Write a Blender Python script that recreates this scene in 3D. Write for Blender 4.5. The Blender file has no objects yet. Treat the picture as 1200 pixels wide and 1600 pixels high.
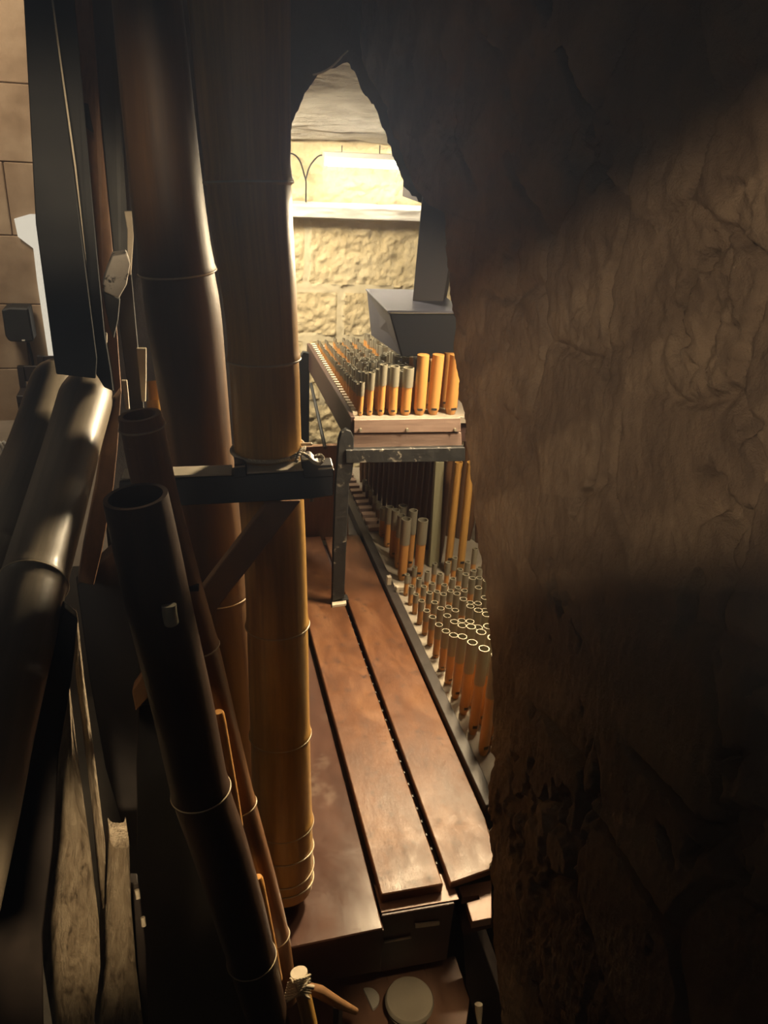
import bpy, math, random
import numpy as np
from mathutils import Vector, Matrix

random.seed(4)
RNG = np.random.RandomState(11)
SC = bpy.context.scene
COL = SC.collection

# ------------------------------------------------------------------ camera
YAW, PITCH, ROLL, FPX = math.radians(15.1), math.radians(25.68), math.radians(3.76), 1253.0
CAM = Vector((0, 0, 2.0))
_fwd = Vector((math.sin(YAW)*math.cos(PITCH), math.cos(YAW)*math.cos(PITCH), -math.sin(PITCH)))
_r0 = Vector((math.cos(YAW), -math.sin(YAW), 0)); _u0 = _r0.cross(_fwd)
_r = _r0*math.cos(ROLL) + _u0*math.sin(ROLL); _u = -_r0*math.sin(ROLL) + _u0*math.cos(ROLL)
cam_data = bpy.data.cameras.new('camera')
cam_data.sensor_fit = 'VERTICAL'; cam_data.sensor_height = 36.0
cam_data.lens = FPX/1600*36.0
cam_data.clip_start = 0.02; cam_data.clip_end = 60
cam = bpy.data.objects.new('camera', cam_data); COL.objects.link(cam)
mm = Matrix((( _r.x, _u.x, -_fwd.x), (_r.y, _u.y, -_fwd.y), (_r.z, _u.z, -_fwd.z)))
cam.matrix_world = Matrix.Translation(CAM) @ mm.to_4x4()
SC.camera = cam

# ------------------------------------------------------------------ world, lights, exposure
SC.view_settings.view_transform = 'Standard'
SC.view_settings.look = 'None'
SC.view_settings.gamma = 1.0
SC.view_settings.exposure = 0.15
try: SC.view_settings.use_curve_mapping = False
except Exception: pass
world = bpy.data.worlds.new('world'); SC.world = world; world.use_nodes = True
bg = world.node_tree.nodes['Background']
bg.inputs[0].default_value = (0.70, 0.78, 1.0, 1); bg.inputs[1].default_value = 0.017
SC.cycles.max_bounces = 6
SC.cycles.use_denoising = True
SC.cycles.sample_clamp_indirect = 3.0

def look(o, target):
    d = (Vector(target) - o.location).normalized()
    o.rotation_euler = d.to_track_quat('-Z', 'Y').to_euler()
def area(name, loc, target, sx, sy, power, color, spread=180):
    l = bpy.data.lights.new(name, 'AREA'); l.shape = 'RECTANGLE'; l.size = sx; l.size_y = sy
    l.energy = power; l.color = color; l.spread = math.radians(spread)
    o = bpy.data.objects.new(name, l); COL.objects.link(o); o.location = loc; look(o, target); return o
def spot(name, loc, target, power, color, angle, blend, size):
    l = bpy.data.lights.new(name, 'SPOT'); l.energy = power; l.color = color
    l.spot_size = math.radians(angle); l.spot_blend = blend; l.shadow_soft_size = size
    o = bpy.data.objects.new(name, l); COL.objects.link(o); o.location = loc; look(o, target); return o

area('nave_light', (-1.6, 4.4, 3.2), (-1.3, 6.0, 1.9), 0.8, 0.8, 60, (1.0, 0.86, 0.68))
area('chamber_lamp', (0.20, 2.66, 2.02), (0.42, 2.75, 0.9), 0.42, 0.05, 30, (1.0, 0.90, 0.72))
area('corner_lamp', (0.78, 1.88, 1.84), (0.22, 1.22, 1.00), 0.10, 0.24, 30, (1.0, 0.84, 0.60), 118)
area('chest_fill', (1.00, 1.68, 1.68), (0.66, 1.80, 0.9), 0.10, 0.20, 9, (1.0, 0.84, 0.62), 160)  # fill light added to brighten the lower chest pipes, no such lamp there
spot('church_spot', (-1.9, -1.1, 2.75), (0.45, 0.78, 1.74), 320, (1.0, 0.87, 0.74), 22, 0.7, 0.06)
spot('post_fill', (-0.05, -0.30, 2.38), (-0.185, 1.80, 1.80), 160, (1.0, 0.88, 0.72), 11, 0.8, 0.08)  # added fill near the camera to lift the brown strip and posts
spot('trumpet_fill', (-0.95, 0.55, 1.98), (-0.20, 0.88, 1.43), 7.5, (1.0, 0.94, 0.82), 50, 0.9, 0.15)  # added fill for the trumpet pipes, with no source of its own
spot('timber_fill', (-0.16, 0.08, 1.72), (-0.172, 0.82, 1.05), 60.0, (1.0, 0.87, 0.70), 20, 0.8, 0.04)  # added fill that brightens the weathered timber at lower left
spot('platform_fill', (0.10, -0.1, 2.5), (0.37, 0.85, 0.42), 130, (1.0, 0.90, 0.76), 8.2, 0.6, 0.05)  # added fill from above the camera for the platform and pot

# ------------------------------------------------------------------ photo geometry helpers
def ray(x, y):
    return _fwd + _r*((x-600)/FPX) - _u*((y-800)/FPX)
def W(x, y, dep): return CAM + ray(x, y)*dep               # point at camera depth
def PZ(x, y, z): d = ray(x, y); return CAM + d*((z-CAM.z)/d.z)
def PY(x, y, Y): d = ray(x, y); return CAM + d*(Y/d.y)
def PX(x, y, X): d = ray(x, y); return CAM + d*(X/d.x)

# ------------------------------------------------------------------ materials
def newmat(name):
    m = bpy.data.materials.new(name); m.use_nodes = True
    nt = m.node_tree; nt.nodes.clear()
    out = nt.nodes.new('ShaderNodeOutputMaterial'); b = nt.nodes.new('ShaderNodeBsdfPrincipled')
    nt.links.new(b.outputs[0], out.inputs[0]); return m, nt, b, out
def ramp(nt, fac, stops):
    r = nt.nodes.new('ShaderNodeValToRGB'); nt.links.new(fac, r.inputs[0])
    e = r.color_ramp.elements
    while len(e) < len(stops): e.new(0.5)
    for k, (p, c) in enumerate(stops): e[k].position = p; e[k].color = (*c, 1)
    return r.outputs[0]
def noise(nt, coord, scale, detail=6, rough=0.6, dist=0.0, stretch=(1, 1, 1)):
    tc = nt.nodes.new('ShaderNodeTexCoord'); mp = nt.nodes.new('ShaderNodeMapping')
    mp.inputs['Scale'].default_value = stretch
    nt.links.new(tc.outputs[coord], mp.inputs[0])
    n = nt.nodes.new('ShaderNodeTexNoise'); n.inputs['Scale'].default_value = scale
    n.inputs['Detail'].default_value = detail; n.inputs['Roughness'].default_value = rough
    n.inputs['Distortion'].default_value = dist
    nt.links.new(mp.outputs[0], n.inputs['Vector']); return n.outputs[0]
def bump(nt, b, fac, strength, dist):
    bp = nt.nodes.new('ShaderNodeBump'); bp.inputs['Strength'].default_value = strength
    bp.inputs['Distance'].default_value = dist
    nt.links.new(fac, bp.inputs['Height']); nt.links.new(bp.outputs[0], b.inputs['Normal'])
def mix(nt, fac, a, c, mode='MIX'):
    m = nt.nodes.new('ShaderNodeMix'); m.data_type = 'RGBA'; m.blend_type = mode
    if isinstance(fac, float): m.inputs[0].default_value = fac
    else: nt.links.new(fac, m.inputs[0])
    nt.links.new(a, m.inputs[6])
    if isinstance(c, tuple): m.inputs[7].default_value = (*c, 1)
    else: nt.links.new(c, m.inputs[7])
    return m.outputs[2]
def surf(name, stops, scale=8, coord='Object', stretch=(1, 1, 1), rough=0.6, rough_var=0.0, bmp=0.3, bdist=0.003,
         bscale=None, metal=0.0, detail=6, dist=0.0, spots=None, spec=0.5, coat=0.0):
    m, nt, b, out = newmat(name)
    f = noise(nt, coord, scale, detail, 0.62, dist, stretch)
    c = ramp(nt, f, stops)
    if spots:
        s = noise(nt, coord, spots[0], 5, 0.7)
        sf = ramp(nt, s, [(spots[1], (0, 0, 0)), (spots[2], (1, 1, 1))])
        c = mix(nt, sf, c, spots[3])
    nt.links.new(c, b.inputs['Base Color'])
    b.inputs['Metallic'].default_value = metal
    b.inputs['Specular IOR Level'].default_value = spec
    b.inputs['Coat Weight'].default_value = coat; b.inputs['Coat Roughness'].default_value = 0.15
    if rough_var:
        rn = noise(nt, coord, 9, 5, 0.7)
        mr = nt.nodes.new('ShaderNodeMapRange'); nt.links.new(rn, mr.inputs[0])
        mr.inputs[1].default_value = 0.3; mr.inputs[2].default_value = 0.7
        mr.inputs[3].default_value = rough - rough_var; mr.inputs[4].default_value = rough + rough_var
        nt.links.new(mr.outputs[0], b.inputs['Roughness'])
    else: b.inputs['Roughness'].default_value = rough
    if bmp:
        bf = noise(nt, coord, bscale or scale*3, 8, 0.7, 0, stretch)
        bump(nt, b, bf, bmp, bdist)
    return m
def emit(name, color, s):
    m, nt, b, out = newmat(name)
    e = nt.nodes.new('ShaderNodeEmission'); e.inputs[0].default_value = (*color, 1); e.inputs[1].default_value = s
    nt.links.new(e.outputs[0], out.inputs[0]); return m

M = {}
M['bamboo_brown'] = surf('bamboo_brown', [(0.3, (0.12, 0.055, 0.024)), (0.55, (0.21, 0.10, 0.042)), (0.75, (0.31, 0.155, 0.065))], 3, 'UV', (10, 2.0, 1), 0.36, 0, 0.25, 0.0015, 12, coat=0.15)
M['bamboo_deep_shade'] = surf('bamboo_deep_shade', [(0.3, (0.028, 0.016, 0.011)), (0.55, (0.055, 0.030, 0.018)), (0.8, (0.085, 0.046, 0.026))], 3, 'UV', (8, 1.5, 1), 0.5, 0, 0.25, 0.0015, 12, spec=0.3)  # darkened bamboo: shade on the nearest leaning pipe is put into its colour
M['bamboo_shaded'] = surf('bamboo_shaded', [(0.3, (0.05, 0.026, 0.013)), (0.55, (0.10, 0.054, 0.024)), (0.8, (0.15, 0.082, 0.036))], 3, 'UV', (8, 1.5, 1), 0.5, 0, 0.25, 0.0015, 12, spec=0.3)  # darker copy: the backlit huge pipe has its shade in the colour
M['bamboo_gold'] = surf('bamboo_gold', [(0.3, (0.30, 0.155, 0.035)), (0.5, (0.46, 0.25, 0.06)), (0.75, (0.62, 0.37, 0.11))], 4, 'UV', (9, 1.2, 1), 0.38, 0, 0.25, 0.0012, 14, coat=0.1)
M['bamboo_orange'] = surf('bamboo_orange', [(0.3, (0.36, 0.16, 0.04)), (0.5, (0.54, 0.26, 0.07)), (0.75, (0.68, 0.37, 0.13))], 5, 'Object', (40, 40, 7), 0.42, 0, 0.2, 0.001, 30)
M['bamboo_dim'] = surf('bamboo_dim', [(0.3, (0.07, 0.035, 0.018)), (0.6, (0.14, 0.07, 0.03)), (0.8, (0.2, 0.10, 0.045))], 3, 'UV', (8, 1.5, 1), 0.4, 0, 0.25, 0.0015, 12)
M['bamboo_grey'] = surf('bamboo_grey', [(0.3, (0.15, 0.125, 0.09)), (0.55, (0.23, 0.19, 0.14)), (0.8, (0.31, 0.26, 0.19))], 3, 'UV', (8, 1.2, 1), 0.42, 0, 0.3, 0.001, 10, coat=0.12)
M['tin'] = surf('tin', [(0.3, (0.20, 0.18, 0.13)), (0.7, (0.34, 0.31, 0.23))], 30, rough=0.48, metal=0.25, bmp=0.15, bdist=0.0008)
M['ring'] = surf('ring', [(0.3, (0.40, 0.32, 0.2)), (0.7, (0.6, 0.5, 0.34))], 30, rough=0.4, bmp=0)
M['varnish'] = surf('varnish', [(0.25, (0.055, 0.022, 0.011)), (0.5, (0.115, 0.047, 0.021)), (0.75, (0.20, 0.095, 0.045))], 6, 'Object', (2.2, 1.0, 2), 0.42, 0.14, 0.6, 0.0016, 30, spots=(34, 0.55, 0.68, (0.06, 0.03, 0.02)), spec=0.35, coat=0.0, dist=0.6)
M['varnish_dark'] = surf('varnish_dark', [(0.25, (0.045, 0.021, 0.015)), (0.55, (0.08, 0.04, 0.029)), (0.8, (0.125, 0.066, 0.047))], 6, 'Object', (2.2, 0.9, 2), 0.21, 0.06, 0.2, 0.0006, 30, spots=(9, 0.58, 0.75, (0.17, 0.12, 0.09)), spec=0.4)
M['front_wood'] = surf('front_wood', [(0.3, (0.04, 0.022, 0.018)), (0.7, (0.085, 0.045, 0.035))], 6, 'Object', (1, 6, 6), 0.5, 0, 0.2, 0.001)
M['plank_pink'] = surf('plank_pink', [(0.3, (0.20, 0.13, 0.10)), (0.7, (0.33, 0.23, 0.18))], 6, 'Object', (2, 12, 30), 0.55, 0, 0.3, 0.001)
M['chest_top'] = surf('chest_top', [(0.3, (0.22, 0.19, 0.15)), (0.7, (0.34, 0.30, 0.24))], 8, rough=0.5, bmp=0.1)
M['black_wood'] = surf('black_wood', [(0.3, (0.018, 0.014, 0.012)), (0.7, (0.04, 0.03, 0.026))], 6, 'Object', (6, 6, 1), 0.5, 0, 0.25, 0.001)
M['dark_grey'] = surf('dark_grey', [(0.3, (0.045, 0.045, 0.042)), (0.7, (0.085, 0.085, 0.08))], 6, 'Object', (6, 6, 1), 0.6, 0, 0.2, 0.001)
M['brown_wood'] = surf('brown_wood', [(0.3, (0.16, 0.085, 0.045)), (0.6, (0.27, 0.15, 0.085)), (0.8, (0.34, 0.2, 0.12))], 6, 'Object', (18, 18, 1.5), 0.55, 0, 0.35, 0.001)
M['brace_wood'] = surf('brace_wood', [(0.3, (0.17, 0.09, 0.04)), (0.7, (0.29, 0.155, 0.072))], 6, 'Object', (3, 3, 3), 0.5, 0, 0.3, 0.001)
M['edge_wood'] = surf('edge_wood', [(0.3, (0.45, 0.38, 0.28)), (0.7, (0.62, 0.55, 0.43))], 12, rough=0.6, bmp=0.2, bdist=0.001)
M['worn_iron'] = surf('worn_iron', [(0.3, (0.014, 0.014, 0.014)), (0.7, (0.035, 0.034, 0.032))], 12, 'Object', (3, 3, 3), 0.55, 0.1, 0.5, 0.002, spots=(40, 0.60, 0.70, (0.30, 0.27, 0.22)), spec=0.35)
M['peeling'] = surf('peeling', [(0.3, (0.42, 0.38, 0.33)), (0.7, (0.62, 0.58, 0.52))], 14, rough=0.7, bmp=0.5, bdist=0.002, spots=(38, 0.55, 0.6, (0.05, 0.045, 0.04)))
M['weathered'] = surf('weathered', [(0.3, (0.05, 0.035, 0.022)), (0.42, (0.30, 0.23, 0.155)), (0.75, (0.60, 0.50, 0.36))], 7, 'Object', (9, 9, 1.0), 0.8, 0, 1.0, 0.012, 12, dist=1.6)
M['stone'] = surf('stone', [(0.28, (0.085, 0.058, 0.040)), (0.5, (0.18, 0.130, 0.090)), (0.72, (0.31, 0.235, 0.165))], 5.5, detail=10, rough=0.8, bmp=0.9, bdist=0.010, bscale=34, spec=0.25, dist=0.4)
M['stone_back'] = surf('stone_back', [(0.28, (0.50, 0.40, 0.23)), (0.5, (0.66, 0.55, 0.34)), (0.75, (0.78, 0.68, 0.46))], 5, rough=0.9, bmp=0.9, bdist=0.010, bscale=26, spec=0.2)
M['mortar'] = surf('mortar', [(0.3, (0.58, 0.50, 0.33)), (0.7, (0.70, 0.62, 0.44))], 6, rough=0.9, bmp=0.5, bdist=0.006, bscale=20, spec=0.2)
M['plaster'] = surf('plaster', [(0.28, (0.55, 0.50, 0.42)), (0.6, (0.80, 0.76, 0.67))], 5, 'Object', (1.4, 4, 4), 0.9, 0, 1.0, 0.022, 16, spec=0.2)
M['sill'] = surf('sill', [(0.3, (0.60, 0.57, 0.52)), (0.7, (0.80, 0.77, 0.71))], 5, 'Object', (1, 4, 4), 0.9, 0, 0.5, 0.006, 8, spec=0.2)
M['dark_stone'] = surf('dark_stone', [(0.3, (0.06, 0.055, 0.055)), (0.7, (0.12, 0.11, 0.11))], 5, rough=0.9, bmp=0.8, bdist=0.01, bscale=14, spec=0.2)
M['church_stone'] = surf('church_stone', [(0.3, (0.22, 0.15, 0.095)), (0.5, (0.34, 0.245, 0.165)), (0.7, (0.46, 0.355, 0.25))], 3, rough=0.9, bmp=0.4, bdist=0.01, spec=0.2)
M['white'] = surf('white', [(0.3, (0.72, 0.70, 0.64)), (0.7, (0.85, 0.83, 0.78))], 10, rough=0.6, bmp=0)
M['black'] = surf('black', [(0.3, (0.012, 0.012, 0.012)), (0.7, (0.03, 0.03, 0.03))], 10, rough=0.6, bmp=0.1)
M['box_black'] = surf('box_black', [(0.3, (0.009, 0.009, 0.010)), (0.7, (0.014, 0.014, 0.016))], 10, rough=0.6, spec=0.25, bmp=0.1, bdist=0.0005)
M['box_grey'] = surf('box_grey', [(0.3, (0.07, 0.07, 0.09)), (0.7, (0.11, 0.11, 0.14))], 10, rough=0.45, bmp=0.1, bdist=0.0005)
M['duct'] = surf('duct', [(0.3, (0.022, 0.016, 0.014)), (0.7, (0.038, 0.028, 0.025))], 8, 'Object', (6, 6, 1), 0.6, 0, 0.2, 0.001)
M['rope'] = surf('rope', [(0.3, (0.42, 0.36, 0.26)), (0.7, (0.66, 0.58, 0.44))], 60, rough=0.85, bmp=0.4, bdist=0.001)
M['green_grey'] = surf('green_grey', [(0.3, (0.22, 0.21, 0.13)), (0.7, (0.31, 0.30, 0.19))], 8, 'Object', (20, 20, 1.5), 0.5, 0, 0.2, 0.001)
M['metal_disc'] = surf('metal_disc', [(0.3, (0.42, 0.39, 0.33)), (0.7, (0.60, 0.56, 0.48))], 14, rough=0.5, metal=0.0, bmp=0.15, bdist=0.001)
M['low_wood'] = surf('low_wood', [(0.3, (0.22, 0.12, 0.085)), (0.7, (0.36, 0.21, 0.15))], 5, 'Object', (8, 1.2, 2), 0.45, 0, 0.2, 0.001)
M['blue'] = surf('blue', [(0.3, (0.06, 0.12, 0.25)), (0.7, (0.15, 0.22, 0.36))], 10, rough=0.7, bmp=0)
M['floor'] = surf('floor', [(0.3, (0.03, 0.025, 0.02)), (0.7, (0.06, 0.05, 0.04))], 4, rough=0.8, bmp=0.3)
M['church_floor'] = surf('church_floor', [(0.3, (0.26, 0.22, 0.17)), (0.7, (0.38, 0.32, 0.26))], 3, rough=0.6, bmp=0.1)
M['tube'] = emit('tube', (1.0, 0.93, 0.80), 32.0)
M['sky_white'] = emit('sky_white', (1.0, 0.95, 0.84), 0.75)
m = bpy.data.materials.new('dusty_glass'); m.use_nodes = True; nt = m.node_tree; nt.nodes.clear()
_o = nt.nodes.new('ShaderNodeOutputMaterial'); _v = nt.nodes.new('ShaderNodeVolumeScatter')
_v.inputs['Color'].default_value = (0.58, 0.72, 1.0, 1); _v.inputs['Density'].default_value = 85.0; _v.inputs['Anisotropy'].default_value = 0.85
nt.links.new(_v.outputs[0], _o.inputs['Volume']); M['dusty_glass'] = m

# ------------------------------------------------------------------ object helpers
def V3(p): return Vector(p)
def tag(o, label=None, cat=None, group=None, kind=None):
    if label: o['label'] = label
    if cat: o['category'] = cat
    if group: o['group'] = group
    if kind: o['kind'] = kind
    return o
def empty(name, loc, label, cat, group=None):
    o = bpy.data.objects.new(name, None); COL.objects.link(o); o.location = loc; o.empty_display_size = 0.02
    return tag(o, label, cat, group)
def rootloc(p):
    l = Vector((0, 0, 0))
    while p is not None: l += p.location; p = p.parent
    return l
def mesh(name, verts, faces, mat, parent=None, smooth=False, uvs=None, origin=None):
    base = rootloc(parent) if parent is not None else Vector((0, 0, 0))
    loc = V3(origin) - base if origin is not None else Vector((0, 0, 0))
    off = base + loc
    me = bpy.data.meshes.new(name)
    me.from_pydata([(v[0]-off.x, v[1]-off.y, v[2]-off.z) for v in verts], [], faces)
    me.materials.append(M[mat])
    if uvs is not None:
        l = me.uv_layers.new(name='UVMap')
        idx = np.zeros(len(me.loops), dtype=np.int32); me.loops.foreach_get('vertex_index', idx)
        l.data.foreach_set('uv', np.asarray(uvs, dtype=np.float32)[idx].ravel())
    if smooth:
        me.polygons.foreach_set('use_smooth', [True]*len(me.polygons))
    me.update()
    o = bpy.data.objects.new(name, me); COL.objects.link(o)
    if parent is not None: o.parent = parent
    o.location = loc
    return o
def bevel(o, w=0.002, seg=1):
    b = o.modifiers.new('bevel', 'BEVEL'); b.width = w; b.segments = seg; b.limit_method = 'ANGLE'; return o
def prism(name, poly, ext, mat, parent=None, bev=0.0015, origin=None):
    """closed slab: outline POLY (world points) pushed along EXT (one vector)"""
    n = len(poly); e = V3(ext)
    v = [V3(p) for p in poly] + [V3(p)+e for p in poly]
    nrm = sum(((v[i].cross(v[(i+1) % n])) for i in range(n)), Vector()) 
    f = [tuple(range(n)), tuple(range(2*n-1, n-1, -1))]
    for i in range(n): f.append((i, i+n, (i+1) % n + n, (i+1) % n))
    if nrm.dot(e) > 0: f = [tuple(reversed(q)) for q in f]
    o = mesh(name, v, f, mat, parent, origin=origin)
    if bev: bevel(o, bev)
    return o
def box(name, lo, hi, mat, parent=None, bev=0.0015, origin=None):
    x0, y0, z0 = lo; x1, y1, z1 = hi
    return prism(name, [(x0, y0, z0), (x1, y0, z0), (x1, y1, z0), (x0, y1, z0)], (0, 0, z1-z0), mat, parent, bev, origin)
def frames(path):
    n = len(path); T = []
    for i in range(n):
        T.append((path[min(i+1, n-1)] - path[max(i-1, 0)]).normalized())
    a = Vector((0, 1, 0)) if abs(T[0].y) < 0.9 else Vector((1, 0, 0))
    u = (a - T[0]*a.dot(T[0])).normalized(); out = []
    for t in T:
        u = (u - t*u.dot(t)).normalized(); out.append((t, u, t.cross(u)))
    return out
def tube(name, path, radii, mat, parent=None, seg=20, hollow=0.0, depth=None, caps=(True, True), origin=None, oval=None):
    """round tube; hollow>0 opens the START end (path[0]) with that wall thickness"""
    path = [V3(p) for p in path]; n = len(path)
    if isinstance(radii, (int, float)): radii = [radii]*n
    fr = frames(path); v, uv, f = [], [], []
    L = 0
    for i, p in enumerate(path):
        if i: L += (p-path[i-1]).length
        for k in range(seg):
            a = 2*math.pi*k/seg
            v.append(p + (fr[i][1]*math.cos(a) + fr[i][2]*math.sin(a))*radii[i]); uv.append((k/seg if k <= seg//2 else 1-k/seg, L))
    for i in range(n-1):
        for k in range(seg):
            k2 = (k+1) % seg
            f.append((i*seg+k, i*seg+k2, (i+1)*seg+k2, (i+1)*seg+k))
    if hollow:
        dpt = depth or radii[0]*5
        b = len(v); t, uu, ww = fr[0]
        for s, rr in ((0.0, radii[0]-hollow), (dpt, radii[0]-hollow)):
            for k in range(seg):
                a = 2*math.pi*k/seg
                v.append(path[0] + t*s + (uu*math.cos(a)+ww*math.sin(a))*rr); uv.append((0.5, 0.1))
        for k in range(seg):
            k2 = (k+1) % seg
            f.append((k, b+k, b+k2, k2)); f.append((b+k, b+seg+k, b+seg+k2, b+k2))
        f.append(tuple(b+seg+k for k in range(seg)))
    elif caps[0]: f.append(tuple(reversed(range(seg))))
    if caps[1]: f.append(tuple((n-1)*seg+k for k in range(seg)))
    f = [tuple(reversed(q)) for q in f]
    o = mesh(name, v, f, mat, parent, smooth=True, uvs=uv, origin=origin)
    o.data.set_sharp_from_angle(angle=math.radians(50))
    return o
def curve_pts(pts, n):
    """smooth open curve through points"""
    P = [V3(p) for p in pts]; out = []
    m_ = len(P)-1
    for i in range(n+1):
        s = i/n*m_; k = min(int(s), m_-1); t = s-k
        p0, p1, p2, p3 = P[max(k-1, 0)], P[k], P[k+1], P[min(k+2, m_)]
        out.append(0.5*((2*p1)+(p2-p0)*t+(2*p0-5*p1+4*p2-p3)*t*t+(3*p1-p0-3*p2+p3)*t**3))
    return out
def torus_ring(name, c, axis, R, r, mat, parent, seg=24, arc=1.0):
    axis = V3(axis).normalized()
    a = Vector((1, 0, 0)) if abs(axis.x) < 0.9 else Vector((0, 1, 0))
    u = (a-axis*a.dot(axis)).normalized(); w = axis.cross(u)
    v, f = [], []
    for i in range(seg):
        t = 2*math.pi*i/seg; d = u*math.cos(t)+w*math.sin(t)
        for k in range(5):
            q = 2*math.pi*k/5; v.append(V3(c)+d*(R+r*math.cos(q))+axis*(r*math.sin(q)))
    for i in range(seg):
        for k in range(5):
            f.append((i*5+k, ((i+1) % seg)*5+k, ((i+1) % seg)*5+(k+1) % 5, i*5+(k+1) % 5))
    return mesh(name, v, f, mat, parent, smooth=True)

def bamboo(name, label, cat, px, mat, nodes=(), hollow=0.0, group=None, seg=36, ring=True, ringr=0.0014):
    """large bamboo pipe from photo readings (x, y, width, depth), top first; NODES = heights (photo y) of its joints"""
    pts = [W(x, y, d) for x, y, w, d in px]; rad = [w*d/FPX/2 for x, y, w, d in px]
    root = empty(name, pts[-1], label, cat, group)
    n = 60
    path = curve_pts(pts, n); m_ = len(px)-1; rr = []; ys = []
    for i in range(n+1):
        s = i/n*m_; k = min(int(s), m_-1); t = s-k
        rr.append(rad[k]*(1-t)+rad[k+1]*t); ys.append(px[k][1]*(1-t)+px[k+1][1]*t)
    # insert joint rings
    P, R_ = [], []
    for i in range(n):
        P.append(path[i]); R_.append(rr[i])
        for ny in nodes:
            if ys[i] <= ny < ys[i+1]:
                t = (ny-ys[i])/(ys[i+1]-ys[i]); c = path[i].lerp(path[i+1], t); r = rr[i]*(1-t)+rr[i+1]*t
                d = (path[i+1]-path[i]).normalized()
                P.pop(); R_.pop()
                for q, kf in ((-0.022, 1.0), (-0.008, 1.02), (-0.002, 1.055), (0.002, 1.03), (0.004, 0.985), (0.02, 1.0)):
                    P.append(c+d*q); R_.append(r*kf)
    P.append(path[-1]); R_.append(rr[-1])
    # keep order along the run
    keepP, keepR = [P[0]], [R_[0]]
    for p, r in zip(P[1:], R_[1:]):
        if (p-keepP[-1]).dot((path[-1]-path[0]).normalized()) > 0.0008: keepP.append(p); keepR.append(r)
    tube('body', keepP, keepR, mat, root, seg, hollow=hollow, depth=0.25)
    if ring:
        for ny in nodes:
            for i in range(n):
                if ys[i] <= ny < ys[i+1]:
                    t = (ny-ys[i])/(ys[i+1]-ys[i]); c = path[i].lerp(path[i+1], t); r = rr[i]*(1-t)+rr[i+1]*t
                    torus_ring('node_ring', c, path[i+1]-path[i], r*1.045, ringr, 'ring', root, 40)
    return root, path, rr, ys

# ------------------------------------------------------------------ noise for displaced stone
def vnoise(x, y, seed):
    xi = np.floor(x).astype(int); yi = np.floor(y).astype(int); fx = x-xi; fy = y-yi
    def h(a, b):
        n = (a*374761393 + b*668265263 + seed*1442695041) & 0x7fffffff
        n = ((n ^ (n >> 13))*1274126177) & 0x7fffffff
        return ((n ^ (n >> 16)) & 0xffff)/65535.0
    fx = fx*fx*(3-2*fx); fy = fy*fy*(3-2*fy)
    return (h(xi, yi)*(1-fx)+h(xi+1, yi)*fx)*(1-fy)+(h(xi, yi+1)*(1-fx)+h(xi+1, yi+1)*fx)*fy
def fbm(x, y, seed, o=5, g=0.5):
    s = 0; a = 1; t = 0
    for k in range(o): s = s + a*vnoise(x*2**k, y*2**k, seed+k*7); t += a; a *= g
    return s/t - 0.5

def cells(u, v, seeds):
    """nearest and second nearest seed"""
    d1 = np.full(u.shape, 9e9); d2 = d1.copy(); idx = np.zeros(u.shape, int)
    for i, (a, b) in enumerate(seeds):
        d = np.hypot(u-a, v-b)
        m = d < d1
        d2 = np.where(m, d1, np.minimum(d2, d)); idx = np.where(m, i, idx); d1 = np.where(m, d, d1)
    return idx, d2-d1

def split_surface(parent, P, cid, mat, name, joint=None, jmat=None, jname='mortar'):
    """P: (nu, nv, 3) grid; faces gathered per cell id into child objects"""
    nu, nv = P.shape[:2]
    I = np.arange(nu*nv).reshape(nu, nv)
    q = np.stack([I[:-1, :-1], I[1:, :-1], I[1:, 1:], I[:-1, 1:]], -1).reshape(-1, 4)
    c = cid[:-1, :-1].reshape(-1)
    pts = P.reshape(-1, 3); objs = []
    for k in np.unique(c):
        if k == -99: continue
        fq = q[c == k]
        if len(fq) < 6: continue
        ids, inv = np.unique(fq, return_inverse=True); inv = inv.reshape(-1, 4)
        ctr = pts[ids].mean(0)
        nm, mt = (jname, jmat) if k == -1 else (name, mat)
        o = mesh(nm, pts[ids].tolist(), [tuple(int(t) for t in r) for r in inv], mt, parent, smooth=True, origin=ctr)
        if k == -1: o['kind'] = 'stuff'
        objs.append(o)
    return objs

# ================================================================== SETTING
# floor
f0 = box('floor', (-1.2, -1.2, -0.05), (2.6, 3.6, 0.0), 'floor', bev=0); tag(f0, kind='structure')
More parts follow.
